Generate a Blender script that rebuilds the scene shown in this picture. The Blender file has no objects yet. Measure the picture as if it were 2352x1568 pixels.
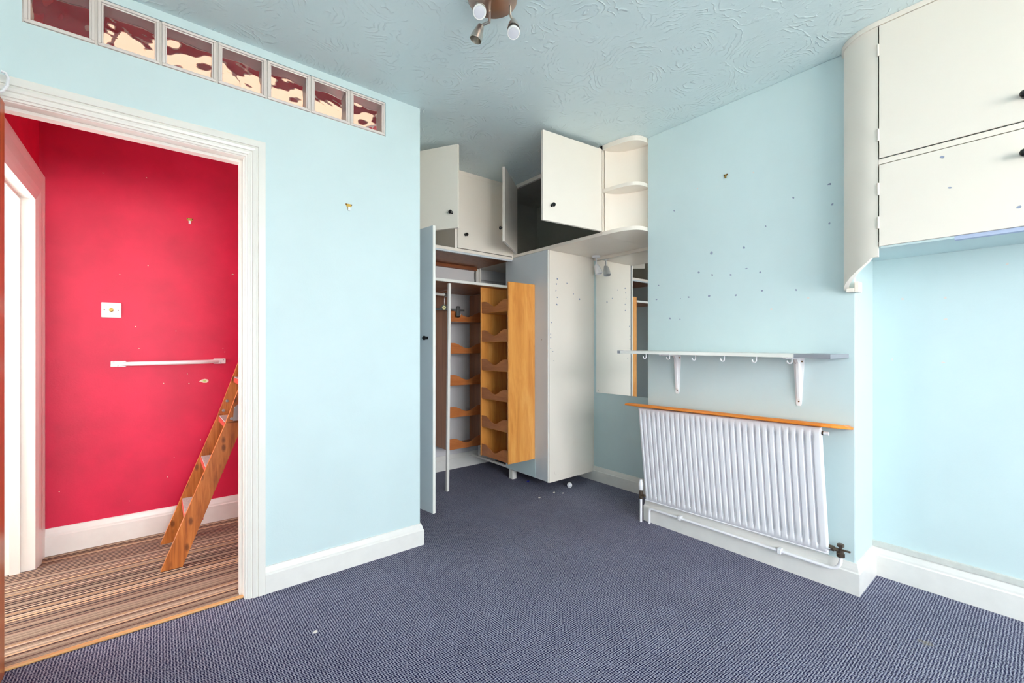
import bpy, bmesh, math, random
from mathutils import Vector, Matrix
random.seed(7)
PI = math.pi
C = bpy.context.scene.collection
SC = bpy.context.scene

# ------------------------------------------------------------------ camera
cam = bpy.data.cameras.new('camera'); co = bpy.data.objects.new('camera', cam); C.objects.link(co)
co.location = (0, 0, 1.14)
co.rotation_euler = (PI/2, 0, math.radians(51.03-90))
cam.sensor_width = 36.0; cam.lens = 36.0*1003/2352
cam.shift_y = 13.3/2352
cam.clip_start = 0.02
SC.camera = co
# ------------------------------------------------------------------ world, daylight, exposure
W = bpy.data.worlds.new('world'); SC.world = W; W.use_nodes = True
nt = W.node_tree; bg = nt.nodes['Background']
bg.inputs['Color'].default_value = (0.96, 0.975, 1.0, 1); bg.inputs['Strength'].default_value = 27.0
def area(name, loc, rot, sx, sy, energy, col=(1,1,1), portal=False):
    l = bpy.data.lights.new(name, 'AREA'); l.shape = 'RECTANGLE'; l.size = sx; l.size_y = sy
    l.energy = energy; l.color = col
    if portal: l.cycles.is_portal = True
    o = bpy.data.objects.new(name, l); C.objects.link(o); o.location = loc; o.rotation_euler = rot
    return o
area('window_portal', (0.85, -2.66, 1.5), (PI/2, 0, 0), 2.3, 1.4, 1, portal=True)
area('side_window_portal', (-1.73, 3.01, 1.3), (0, -PI/2, 0), 1.0, 0.78, 1, portal=True)
sl = bpy.data.lights.new('sun', 'SUN'); sl.energy = 120; sl.color = (1.0, 0.93, 0.84); sl.angle = 0.01
so = bpy.data.objects.new('sun', sl); C.objects.link(so); so.rotation_euler = (math.radians(-42), 0, math.radians(12))
pl = bpy.data.lights.new('hall_lamp', 'POINT'); pl.energy = 8; pl.color = (1.0, 0.9, 0.8); pl.shadow_soft_size = 0.05
po = bpy.data.objects.new('hall_lamp', pl); C.objects.link(po); po.location = (0.95, 3.12, 1.9)
SC.view_settings.view_transform = 'Standard'; SC.view_settings.look = 'None'
SC.view_settings.gamma = 1.0; SC.view_settings.use_curve_mapping = False
SC.view_settings.exposure = -0.34
SC.cycles.max_bounces = 9; SC.cycles.diffuse_bounces = 6; SC.cycles.transmission_bounces = 8
SC.cycles.caustics_refractive = True

# ------------------------------------------------------------------ materials
def s2l(c):
    f = lambda v: v/12.92 if v <= 0.04045 else ((v+0.055)/1.055)**2.4
    return tuple(f(x/255.0) for x in c)
def mat(name, rgb, rough=0.5, metal=0.0, spec=0.5, lin=False):
    m = bpy.data.materials.new(name); m.use_nodes = True
    b = m.node_tree.nodes['Principled BSDF']
    c = rgb if lin else s2l(rgb)
    b.inputs['Base Color'].default_value = (*c, 1); b.inputs['Roughness'].default_value = rough
    b.inputs['Metallic'].default_value = metal; b.inputs['Specular IOR Level'].default_value = spec
    return m
class NT:
    def __init__(s, m): s.t = m.node_tree; s.b = s.t.nodes['Principled BSDF']
    def n(s, typ, **kw):
        x = s.t.nodes.new(typ)
        for k, v in kw.items():
            if hasattr(x, k) and k not in x.inputs: setattr(x, k, v)
            else: x.inputs[k].default_value = v
        return x
    def l(s, a, b): s.t.links.new(a, b)
    def math(s, op, a, b=None, clamp=False):
        x = s.t.nodes.new('ShaderNodeMath'); x.operation = op; x.use_clamp = clamp
        for i, v in enumerate((a, b)):
            if v is None: continue
            if isinstance(v, (int, float)): x.inputs[i].default_value = v
            else: s.l(v, x.inputs[i])
        return x.outputs[0]
    def coord(s, scale=(1,1,1), rot=(0,0,0)):
        tc = s.n('ShaderNodeTexCoord'); mp = s.n('ShaderNodeMapping')
        mp.inputs['Scale'].default_value = scale; mp.inputs['Rotation'].default_value = rot
        s.l(tc.outputs['Object'], mp.inputs['Vector']); return mp.outputs['Vector']
    def noise(s, vec, scale, detail=4, rough=0.55, dist=0.0):
        x = s.n('ShaderNodeTexNoise'); x.inputs['Scale'].default_value = scale; x.inputs['Detail'].default_value = detail
        x.inputs['Roughness'].default_value = rough; x.inputs['Distortion'].default_value = dist
        s.l(vec, x.inputs['Vector']); return x.outputs[0]
    def ramp(s, fac, stops, interp='LINEAR'):
        r = s.n('ShaderNodeValToRGB'); e = r.color_ramp.elements; r.color_ramp.interpolation = interp
        while len(e) < len(stops): e.new(0.5)
        for i, (p, c) in enumerate(stops):
            e[i].position = p; e[i].color = (*c, 1) if len(c) == 3 else c
        s.l(fac, r.inputs['Fac']); return r.outputs['Color']
    def mix(s, fac, a, b, mode='MIX'):
        x = s.t.nodes.new('ShaderNodeMix'); x.data_type = 'RGBA'; x.blend_type = mode
        for sock, v in ((x.inputs[0], fac), (x.inputs[6], a), (x.inputs[7], b)):
            if isinstance(v, (int, float)): sock.default_value = v
            elif isinstance(v, tuple): sock.default_value = (*v, 1)
            else: s.l(v, sock)
        return x.outputs[2]
    def color(s, c): s.l(c, s.b.inputs['Base Color'])
    def bump(s, h, strength=0.3, dist=0.002):
        x = s.n('ShaderNodeBump'); x.inputs['Strength'].default_value = strength; x.inputs['Distance'].default_value = dist
        s.l(h, x.inputs['Height']); s.l(x.outputs['Normal'], s.b.inputs['Normal'])

def wallpaint(name, rgb, var=0.05, rough=0.55, scale=3.0, bump=0.25):
    m = mat(name, rgb, rough); t = NT(m); v = t.coord(); c = s2l(rgb)
    n = t.noise(v, scale, 5)
    t.color(t.ramp(n, [(0.3, tuple(x*(1-var) for x in c)), (0.7, tuple(min(1, x*(1+var)) for x in c))]))
    h = t.math('ADD', t.noise(v, 9, 4), t.math('MULTIPLY', t.noise(v, 120, 3), 0.35))
    t.bump(h, bump, 0.003); return m
BLUE = (203, 221, 223)
M_blue = wallpaint('blue_paint', BLUE, 0.025, 0.6)
M_red = wallpaint('red_paint', (206, 14, 66), 0.13, 0.5, 4.0, 0.3)
M_white = wallpaint('white_gloss', (238, 235, 228), 0.015, 0.32, 4.0, 0.08)
M_skirt = wallpaint('skirting_gloss', (236, 233, 228), 0.03, 0.3, 14.0, 0.12)
M_cream = wallpaint('cream_cupboard_paint', (246, 236, 224), 0.015, 0.35, 3.0, 0.06)
M_panel = wallpaint('pale_grey_paint', (206, 212, 217), 0.02, 0.4, 3.0, 0.06)
M_hallwhite = wallpaint('hall_white', (240, 238, 232), 0.01, 0.5)
M_interior = wallpaint('bare_hardboard', (168, 164, 152), 0.06, 0.7, 6.0, 0.2)
M_wback = wallpaint('wardrobe_wall_white', (222, 220, 222), 0.03, 0.6)
M_black = mat('black_knob', (16, 15, 17), 0.18)
M_plastic = mat('black_plastic', (14, 14, 16), 0.35)
M_rad = mat('radiator_enamel', (248, 245, 248), 0.28)
M_brass = mat('brass', (170, 140, 70), 0.35, 0.9)
M_steel = mat('steel', (170, 170, 168), 0.35, 1.0)
M_chrome = mat('worn_brass_valve', (120, 105, 90), 0.3, 0.9)
M_nickel = mat('brushed_nickel', (212, 206, 198), 0.3, 1.0)
M_nickeldark = mat('bronze_nickel_base', (186, 166, 156), 0.3, 1.0)
M_hook = mat('white_plastic', (242, 242, 244), 0.3)
M_mirror = mat('mirror_silver', (0.92, 0.94, 0.93), 0.0, 1.0, lin=True)
M_tape = mat('grey_tape', (140, 142, 150), 0.5)
M_cap = mat('bulb_white', (245, 244, 242), 0.25)
M_lens = mat('bulb_lens', (205, 205, 214), 0.12)
M_chipg = mat('chip_grey', (142, 150, 174), 0.8)
M_chipw = mat('chip_pale', (222, 214, 210), 0.8)
M_chipy = mat('chip_cream', (232, 222, 196), 0.8)
M_screw = mat('rusty_screw', (110, 75, 40), 0.5, 0.6)
M_paper = mat('paper', (236, 232, 226), 0.8)
M_blueplastic = mat('blue_plastic', (24, 40, 190), 0.4)
M_label = mat('cream_label', (226, 216, 150), 0.5)
M_redtread = wallpaint('red_tread_paint', (196, 72, 58), 0.1, 0.45, 20)
M_lilac = mat('lilac_batten', (176, 188, 216), 0.6)
M_green = mat('pale_green', (178, 206, 110), 0.7)
M_ground = mat('outside_ground', (205, 202, 194), 0.9)

def wood(name, stops, scale=(14, 14, 1.3), rough=0.38, knots=0.0, fig=1.0):
    m = mat(name, (150, 90, 40), rough); t = NT(m); v = t.coord(scale)
    g = t.noise(v, 1.6, 6, 0.62, 0.8*fig)
    fine = t.noise(t.coord((scale[0]*9, scale[1]*9, scale[2]*2)), 2.0, 3, 0.6)
    f = t.math('ADD', t.math('MULTIPLY', g, 0.8), t.math('MULTIPLY', fine, 0.2))
    col = t.ramp(f, stops)
    if knots:
        vo = t.n('ShaderNodeTexVoronoi'); vo.inputs['Scale'].default_value = 1.0
        t.l(t.coord((21, 21, 10)), vo.inputs['Vector'])
        k = t.ramp(vo.outputs['Distance'], [(0.12, (1, 1, 1)), (0.27, (0, 0, 0))])
        col = t.mix(t.math('MULTIPLY', k, knots), col, s2l((70, 28, 12)))
    t.color(col); t.bump(f, 0.12, 0.002); return m
M_ply = wood('birch_ply', [(0.3, s2l((196, 118, 48))), (0.5, s2l((222, 150, 72))), (0.7, s2l((236, 172, 96)))], (8, 8, 1.1))
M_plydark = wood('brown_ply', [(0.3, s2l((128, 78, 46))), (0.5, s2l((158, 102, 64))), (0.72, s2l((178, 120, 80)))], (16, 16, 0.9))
M_slat = wood('orange_ply_slat', [(0.3, s2l((168, 92, 44))), (0.6, s2l((192, 116, 62))), (0.8, s2l((206, 134, 80)))], (2, 2, 18))
M_pine = wood('ladder_pine', [(0.3, s2l((126, 62, 20))), (0.48, s2l((186, 106, 44))), (0.7, s2l((216, 140, 70)))], (22, 22, 1.6), 0.4, 0.7)
M_oak = wood('varnished_shelf', [(0.3, s2l((226, 122, 30))), (0.55, s2l((238, 138, 42))), (0.75, s2l((246, 152, 56)))], (20, 1.2, 20), 0.3)
M_door = wood('door_veneer', [(0.3, s2l((150, 72, 34))), (0.6, s2l((196, 112, 62))), (0.8, s2l((216, 140, 88)))], (30, 30, 1.0), 0.3)
M_rawwood = wood('raw_batten', [(0.3, s2l((110, 56, 26))), (0.6, s2l((140, 76, 40))), (0.8, s2l((160, 92, 52)))], (1.5, 14, 20), 0.6)
M_threshold = wood('threshold_oak', [(0.3, s2l((196, 140, 84))), (0.6, s2l((222, 172, 110))), (0.8, s2l((234, 190, 130)))], (2, 20, 20), 0.4)

def carpet_blue():
    m = mat('blue_loop_carpet', (90, 90, 110), 0.95, spec=0.1); t = NT(m)
    tc = t.n('ShaderNodeTexCoord')
    nz = t.n('ShaderNodeTexNoise'); nz.inputs['Scale'].default_value = 70; nz.inputs['Detail'].default_value = 2
    t.l(tc.outputs['Object'], nz.inputs['Vector'])
    off = t.n('ShaderNodeVectorMath'); off.operation = 'MULTIPLY_ADD'
    t.l(nz.outputs['Color'], off.inputs[0]); off.inputs[1].default_value = (0.0075,)*3; t.l(tc.outputs['Object'], off.inputs[2])
    sp = t.n('ShaderNodeSeparateXYZ'); t.l(off.outputs[0], sp.inputs[0])
    pitch = 0.0092
    sx = t.math('SINE', t.math('MULTIPLY', sp.outputs[0], 2*PI/pitch))
    sy = t.math('SINE', t.math('MULTIPLY', sp.outputs[1], 2*PI/pitch))
    a = t.math('MULTIPLY', t.math('ADD', sx, 1), 0.5); b = t.math('MULTIPLY', t.math('ADD', sy, 1), 0.5)
    # loops are high where either row is high; gaps are the pits between four loops
    h = t.math('SUBTRACT', 1.0, t.math('MULTIPLY', t.math('SUBTRACT', 1.0, a), t.math('SUBTRACT', 1.0, b)))
    h2 = t.math('ADD', t.math('MULTIPLY', h, 0.68), t.math('MULTIPLY', t.math('ADD', a, b), 0.16))
    fib = t.noise(tc.outputs['Object'], 260, 2, 0.7)
    hh = t.math('ADD', h2, t.math('MULTIPLY', t.math('SUBTRACT', fib, 0.5), 1.0))
    col = t.ramp(hh, [(0.34, s2l((18, 18, 58))), (0.60, s2l((84, 86, 116))), (0.84, s2l((142, 143, 164))), (1.0, s2l((196, 196, 208)))])
    big = t.noise(tc.outputs['Object'], 3.0, 8, 0.72)
    col = t.mix(0.55, col, t.ramp(big, [(0.3, (0.62, 0.62, 0.66)), (0.7, (1.0, 1.0, 1.0))]), 'MULTIPLY')
    # a glue-coloured stain where the loops are worn, by the right-hand alcove
    d = t.n('ShaderNodeVectorMath'); d.operation = 'DISTANCE'; d.inputs[1].default_value = (2.30, 0.305, 0)
    nd = t.n('ShaderNodeVectorMath'); nd.operation = 'MULTIPLY_ADD'
    n3 = t.n('ShaderNodeTexNoise'); n3.inputs['Scale'].default_value = 40; t.l(tc.outputs['Object'], n3.inputs['Vector'])
    t.l(n3.outputs['Color'], nd.inputs[0]); nd.inputs[1].default_value = (0.05,)*3; t.l(tc.outputs['Object'], nd.inputs[2])
    sub = t.n('ShaderNodeVectorMath'); sub.operation = 'SUBTRACT'; t.l(nd.outputs[0], sub.inputs[0]); sub.inputs[1].default_value = (0.025,)*3
    t.l(sub.outputs[0], d.inputs[0])
    st = t.ramp(d.outputs['Value'], [(0.012, (1, 1, 1)), (0.028, (0, 0, 0))])
    col = t.mix(t.math('MULTIPLY', st, 0.55), col, s2l((150, 140, 120)))
    t.color(col); t.bump(hh, 0.9, 0.004); return m
M_carpet = carpet_blue()
def carpet_stripe():
    m = mat('striped_carpet', (120, 90, 80), 0.95, spec=0.1); t = NT(m)
    tc = t.n('ShaderNodeTexCoord'); sp = t.n('ShaderNodeSeparateXYZ')
    nz = t.noise(tc.outputs['Object'], 160, 2)
    t.l(tc.outputs['Object'], sp.inputs[0])
    yy = t.math('ADD', sp.outputs[1], t.math('MULTIPLY', nz, 0.004))
    def stripes(w, seed):
        k = t.math('FLOOR', t.math('MULTIPLY', yy, 1.0/w))
        wn = t.n('ShaderNodeTexWhiteNoise'); wn.noise_dimensions = '1D'
        t.l(t.math('ADD', k, seed), wn.inputs['W']); return wn.outputs['Value']
    c1 = t.ramp(stripes(0.0105, 3.3), [(0.0, s2l((58, 40, 42))), (0.22, s2l((96, 66, 58))), (0.42, s2l((132, 102, 90))), (0.62, s2l((206, 182, 158))), (0.82, s2l((224, 180, 136))), (0.9, s2l((78, 64, 66)))], 'CONSTANT')
    c2 = t.ramp(t.math('FRACT', t.math('MULTIPLY', yy, 1/0.021)), [(0.0, s2l((60, 46, 50))), (0.42, s2l((222, 196, 168)))], 'CONSTANT')
    col = t.mix(0.38, c1, c2)
    fib = t.noise(tc.outputs['Object'], 500, 2, 0.7)
    col = t.mix(0.6, col, t.ramp(fib, [(0.3, (0.5, 0.5, 0.5)), (0.7, (1, 1, 1))]), 'MULTIPLY')
    t.color(col); t.bump(fib, 0.6, 0.003); return m
M_stripe = carpet_stripe()
def artex():
    m = mat('artex_ceiling', (222, 238, 240), 0.42); t = NT(m)
    tc = t.n('ShaderNodeTexCoord')
    nz = t.n('ShaderNodeTexNoise'); nz.inputs['Scale'].default_value = 5; nz.inputs['Detail'].default_value = 3
    t.l(tc.outputs['Object'], nz.inputs['Vector'])
    off = t.n('ShaderNodeVectorMath'); off.operation = 'MULTIPLY_ADD'
    t.l(nz.outputs['Color'], off.inputs[0]); off.inputs[1].default_value = (0.14,)*3; t.l(tc.outputs['Object'], off.inputs[2])
    vo = t.n('ShaderNodeTexVoronoi'); vo.inputs['Scale'].default_value = 4.2; t.l(off.outputs[0], vo.inputs['Vector'])
    rings = t.math('SINE', t.math('MULTIPLY', t.math('ADD', vo.outputs['Distance'], t.math('MULTIPLY', t.noise(tc.outputs['Object'], 9, 2), 0.30)), 70))
    ridge = t.math('POWER', t.math('MULTIPLY', t.math('ADD', rings, 1), 0.5), 7.0)
    msk = t.ramp(t.noise(tc.outputs['Object'], 11, 4, 0.65), [(0.47, (0, 0, 0)), (0.64, (1, 1, 1))])
    h = t.math('ADD', t.math('MULTIPLY', ridge, msk), t.math('MULTIPLY', t.noise(tc.outputs['Object'], 30, 4), 0.5))
    t.bump(h, 0.55, 0.006); return m
M_artex = artex()
def glass(name, tint, rough, bscale, bstr):
    m = mat(name, (255, 255, 255), rough); t = NT(m)
    t.b.inputs['Base Color'].default_value = (*tint, 1)
    t.b.inputs['Transmission Weight'].default_value = 1.0; t.b.inputs['IOR'].default_value = 1.45
    if bstr:
        t.bump(t.noise(t.coord(), bscale, 2, 0.5, 0.6), bstr, 0.02)
    return m
M_glasswavy = glass('wavy_glass', (0.97, 0.98, 0.97), 0.01, 22, 0)
M_glassrim = mat('frosted_glass_rim', (218, 208, 202), 0.25)
M_mortar = wallpaint('white_mortar', (206, 200, 194), 0.05, 0.6, 20)
M_clear = glass('clear_plastic', (0.95, 0.96, 0.98), 0.08, 1, 0)

# ------------------------------------------------------------------ mesh helpers
class MB:
    def __init__(s): s.v = []; s.f = []; s.sm = []
    def add(s, vs, fs, smooth=False):
        o = len(s.v); s.v += [tuple(v) for v in vs]
        for f in fs: s.f.append(tuple(i+o for i in f)); s.sm.append(smooth)
        return s
    def box(s, a, b, bev=0.0, M=None):
        x0, y0, z0 = (min(a[i], b[i]) for i in range(3)); x1, y1, z1 = (max(a[i], b[i]) for i in range(3))
        if bev <= 0:
            vs = [(x, y, z) for z in (z0, z1) for y in (y0, y1) for x in (x0, x1)]
            fs = [(0, 2, 3, 1), (4, 5, 7, 6), (0, 1, 5, 4), (2, 6, 7, 3), (0, 4, 6, 2), (1, 3, 7, 5)]
        else:
            bm = bmesh.new(); bmesh.ops.create_cube(bm, size=1.0)
            for v in bm.verts: v.co = Vector(((x0+x1)/2+v.co.x*(x1-x0), (y0+y1)/2+v.co.y*(y1-y0), (z0+z1)/2+v.co.z*(z1-z0)))
            bev = min(bev, 0.45*min(x1-x0, y1-y0, z1-z0))
            bmesh.ops.bevel(bm, geom=bm.edges[:], offset=bev, segments=2, profile=0.5, affect='EDGES')
            bm.verts.index_update(); vs = [v.co.copy() for v in bm.verts]; fs = [tuple(v.index for v in f.verts) for f in bm.faces]; bm.free()
        if M is not None: vs = [M @ Vector(v) for v in vs]
        return s.add(vs, fs, False)
    def prism(s, poly, z0, z1, M=None, smooth=False):
        """poly of (a,b) extruded along third axis; M maps (a,b,c)->world"""
        n = len(poly); vs = [Vector((p[0], p[1], z)) for z in (z0, z1) for p in poly]
        if M is not None: vs = [M @ v for v in vs]
        fs = [tuple(reversed(range(n))), tuple(range(n, 2*n))] + [(i, (i+1) % n, (i+1) % n+n, i+n) for i in range(n)]
        return s.add(vs, fs, smooth)
    def tube(s, pts, r, n=12, caps=True):
        pts = [Vector(p) for p in pts]; rings = []; rr = r if isinstance(r, (list, tuple)) else [r]*len(pts)
        up = None
        for i, p in enumerate(pts):
            d = (pts[min(i+1, len(pts)-1)]-pts[max(i-1, 0)]).normalized()
            if up is None:
                up = d.orthogonal().normalized()
            up = (up-d*up.dot(d)).normalized(); w = d.cross(up)
            rings.append([p+(up*math.cos(2*PI*k/n)+w*math.sin(2*PI*k/n))*rr[i] for k in range(n)])
        vs = [v for g in rings for v in g]; fs = []
        for i in range(len(pts)-1):
            for k in range(n):
                a = i*n+k; b = i*n+(k+1) % n; fs.append((a, b, b+n, a+n))
        if caps: fs += [tuple(reversed(range(n))), tuple(range((len(pts)-1)*n, len(pts)*n))]
        return s.add(vs, fs, True)
    def lathe(s, prof, origin, axis, n=24):
        """prof [(r,h)...] revolved about axis from origin"""
        ax = Vector(axis).normalized(); u = ax.orthogonal().normalized(); w = ax.cross(u); o = Vector(origin)
        vs = []; fs = []
        for r, h in prof:
            for k in range(n): vs.append(o+ax*h+(u*math.cos(2*PI*k/n)+w*math.sin(2*PI*k/n))*max(r, 1e-5))
        for i in range(len(prof)-1):
            for k in range(n):
                a = i*n+k; b = i*n+(k+1) % n; fs.append((a, b, b+n, a+n))
        fs += [tuple(reversed(range(n))), tuple(range((len(prof)-1)*n, len(prof)*n))]
        return s.add(vs, fs, True)
    def sweep(s, path, prof, closed=False):
        """prof [(off,z)] swept along a horizontal 2-D path; off to the left of travel"""
        P = [Vector((p[0], p[1])) for p in path]; n = len(prof); vs = []
        for i, p in enumerate(P):
            d0 = (P[i]-P[i-1]).normalized() if i > 0 else None
            d1 = (P[i+1]-P[i]).normalized() if i < len(P)-1 else None
            if d0 is None: m = Vector((-d1.y, d1.x))
            elif d1 is None: m = Vector((-d0.y, d0.x))
            else:
                n0 = Vector((-d0.y, d0.x)); n1 = Vector((-d1.y, d1.x)); m = (n0+n1); m = m/m.dot(n0)
            for off, z in prof: vs.append((p.x+m.x*off, p.y+m.y*off, z))
        fs = []
        for i in range(len(P)-1):
            for k in range(n):
                a = i*n+k; b = i*n+(k+1) % n; fs.append((a, b, b+n, a+n))
        fs += [tuple(range(n)), tuple(reversed(range((len(P)-1)*n, len(P)*n)))]
        return s.add(vs, fs)
ORG = {}
def worg(o): return ORG.get(o.name, Vector((0, 0, 0)))
def obj(name, mb, m, parent=None, loc=None, ang=32):
    if parent is not None: loc = worg(parent)
    elif loc is None: loc = Vector((0, 0, 0))
    loc = Vector(loc)
    me = bpy.data.meshes.new(name); me.from_pydata([tuple(Vector(v)-loc) for v in mb.v], [], mb.f)
    bm = bmesh.new(); bm.from_mesh(me); bmesh.ops.recalc_face_normals(bm, faces=bm.faces[:]); bm.to_mesh(me); bm.free()
    if any(mb.sm):
        me.polygons.foreach_set('use_smooth', mb.sm); me.set_sharp_from_angle(angle=math.radians(ang))
    me.materials.append(m)
    o = bpy.data.objects.new(name, me); C.objects.link(o)
    ORG[o.name] = loc
    if parent is not None: o.parent = parent
    else: o.location = loc
    return o
def struct(name, mb, m, parent=None, loc=None):
    o = obj(name, mb, m, parent, loc)
    if parent is None: o['kind'] = 'structure'
    return o
def thing(name, label, cat, loc, group=None):
    o = bpy.data.objects.new(name, None); C.objects.link(o); o.location = loc; o.empty_display_size = 0.05
    ORG[o.name] = Vector(loc); o['label'] = label; o['category'] = cat
    if group: o['group'] = group
    return o
def tag(o, label, cat, group=None):
    o['label'] = label; o['category'] = cat
    if group: o['group'] = group
    return o
def frame(o, u, v, w):   # columns u,v,w at origin o
    M = Matrix.Identity(4)
    for i, c in enumerate((u, v, w)):
        c = Vector(c)
        for r in range(3): M[r][i] = c[r]
    for r in range(3): M[r][3] = o[r]
    return M

# ------------------------------------------------------------------ room shell
H = 2.52
YA = 2.30; XB = 2.505; XL = 2.915; XC = 2.81; YP = 0.57; YQ = 1.677
fl = struct('floor', MB().box((-0.7, -2.75, -0.06), (3.0, 2.325, 0)).box((1.075, 2.325, -0.06), (3.0, 3.65, 0)), M_carpet)
struct('floor', MB().box((-1.7, 2.34, -0.06), (1.075, 3.56, 0.0)), M_stripe)
struct('ceiling', MB().box((-0.75, -2.75, H), (3.05, 2.40, H+.06)).box((1.075, 2.40, H), (3.05, 3.65, H+.06)), M_artex)
# wall with the doorway and the glass-block slot
BX0, BX1, BZ0, BZ1 = -0.378, 0.968, 2.296, 2.482
DX0, DX1, DZ = -0.475, 0.315, 2.012
w = MB()
w.box((-0.7, YA, 0), (DX0, YA+.1, H))
w.box((DX1, YA, 0), (1.175, YA+.1, BZ0)); w.box((DX0, YA, DZ), (DX1, YA+.1, BZ0))
w.box((DX0, YA, BZ0), (BX0, YA+.1, H)); w.box((BX1, YA, BZ0), (1.175, YA+.1, H)); w.box((BX0, YA, BZ1), (BX1, YA+.1, H))
wall_left = struct('wall_left', w, M_blue)
struct('wall_recess', MB().box((1.075, YA+.1, 0), (1.175, 3.65, H)), M_blue)
struct('wall_back', MB().box((1.175, 3.545, 0), (3.0, 3.65, H)), M_wback)
wall_alcove = struct('wall_alcove', MB().box((XL, YQ-.02, 0), (XL+.1, 3.6, H)), M_blue)
wall_chimney = struct('wall_chimney', MB().box((XB, YP, 0), (XL+.1, YQ, H), 0.006), M_blue)
wall_right = struct('wall_right', MB().box((XC, -2.75, 0), (XC+.1, YP, H)), M_blue)
struct('wall_near', MB().box((-0.75, -2.75, 0), (-0.65, YA, H)), M_blue)
WX0, WX1, WZ0, WZ1 = -0.3, 2.0, 0.8, 2.2
w = MB().box((-0.75, -2.72, 0), (WX0, -2.6, H)).box((WX1, -2.72, 0), (2.91, -2.6, H)).box((WX0, -2.72, 0), (WX1, -2.6, WZ0)).box((WX0, -2.72, WZ1), (WX1, -2.6, H))
struct('wall_rear', w, M_blue)
w = MB()
for x0, x1, z0, z1 in ((WX0, WX0+.05, WZ0, WZ1), (WX1-.05, WX1, WZ0, WZ1), (WX0, WX1, WZ0, WZ0+.05), (WX0, WX1, WZ1-.05, WZ1), (.82, .88, WZ0, WZ1)):
    w.box((x0, -2.69, z0), (x1, -2.63, z1))
struct('window_1', w, M_white)
# landing beyond the doorway
HX = -0.505
wall_hall = struct('wall_hall', MB().box((-1.7, 3.46, 0), (1.075, 3.56, 3.3)).box((1.075, 3.46, H+.061), (1.75, 3.56, 3.3)).box((1.65, 2.45, H+.061), (1.75, 3.46, 3.3)).box((1.066, 2.45, 0), (1.0745, 3.46, H)), M_red)
w = MB().box((HX-.1, 2.40, 2.03), (HX, 3.46, 3.3)).box((HX-.1, 3.40, 0), (HX, 3.46, 2.03))
struct('wall_hall_left', w, M_red)
struct('wall_hall_front', MB().box((-0.605, 2.402, 2.581), (1.75, 2.45, 3.3)), M_red)
struct('ceiling', MB().box((-1.75, 2.40, 3.3), (1.78, 3.6, 3.36)), M_hallwhite)
w = MB().box((-1.7, 2.40, 0), (-1.6, 2.62, 2.5)).box((-1.7, 3.40, 0), (-1.6, 3.46, 2.5)).box((-1.7, 2.62, 0), (-1.6, 3.40, .8)).box((-1.7, 2.62, 1.8), (-1.6, 3.40, 2.5))
w.box((-1.7, 2.38, 0), (-0.605, 2.40, 2.5)).box((-1.7, 2.4, 2.45), (-0.605, 3.46, 2.5)).box((-1.6, 3.44, 0), (-0.605, 3.46, 2.5))
struct('wall_side_room', w, M_hallwhite)
M_added_glow = mat('added_glow', (255, 232, 200), 0.4); b_ = M_added_glow.node_tree.nodes['Principled BSDF']  # added cream emitter, no known source; makes the bright band behind the glass blocks
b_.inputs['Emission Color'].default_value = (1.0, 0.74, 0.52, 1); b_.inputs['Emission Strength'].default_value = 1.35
glow_fr = struct('added_glow_frame', MB().box((-0.24, 3.44, 2.74), (1.6, 3.4595, 2.76), 0.004).box((-0.24, 3.44, 2.98), (1.6, 3.4595, 3.0), 0.004).box((-0.24, 3.44, 2.76), (-.22, 3.4595, 2.98), 0.004).box((.40, 3.44, 2.76), (.42, 3.4595, 2.98), 0.004), M_hallwhite)
obj('pane', MB().box((-0.22, 3.45, 2.76), (1.6, 3.458, 2.98)), M_added_glow, glow_fr)  # made-up glowing strip on the hall wall, not a real window pane

# ------------------------------------------------------------------ skirtings
def skirt(hh, t=.018):
    return [(0, 0), (t, 0), (t, hh*.70), (t*.78, hh*.74), (t*.72, hh*.80), (t*.5, hh*.90), (t*.36, hh*.955), (t*.3, hh), (0, hh)]
struct('baseboard_left', MB().sweep([(1.175, 2.9), (1.175, YA), (.384, YA)], [(a, z) for a, z in skirt(.122)]), M_skirt)
struct('baseboard_back', MB().sweep([(2.9, 3.545), (1.175, 3.545)], [(a, z) for a, z in skirt(.135)]), M_skirt)
struct('baseboard_alcove', MB().sweep([(XL, 3.54), (XL, YQ)], [(-a, z) for a, z in skirt(.122)]), M_skirt)
struct('baseboard_chimney', MB().sweep([(XL-.02, YQ), (XB, YQ), (XB, YP), (XC, YP)], [(-a, z) for a, z in skirt(.142)]), M_skirt)
bb = struct('baseboard_right', MB().sweep([(XC, YP-.001), (XC, -2.6)], [(-a, z) for a, z in skirt(.142)]), M_skirt)
obj('capping_strip', MB().sweep([(XC, YP), (XC, -2.6)], [(0, .1425), (-.012, .1425), (-.010, .167), (0, .169)]), wallpaint('bare_cap', (206, 206, 200), .06, .6, 30), bb)
struct('baseboard_hall', MB().sweep([(1.07, 3.46), (HX, 3.46)], [(a, z) for a, z in skirt(.147)]), M_skirt)

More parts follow.
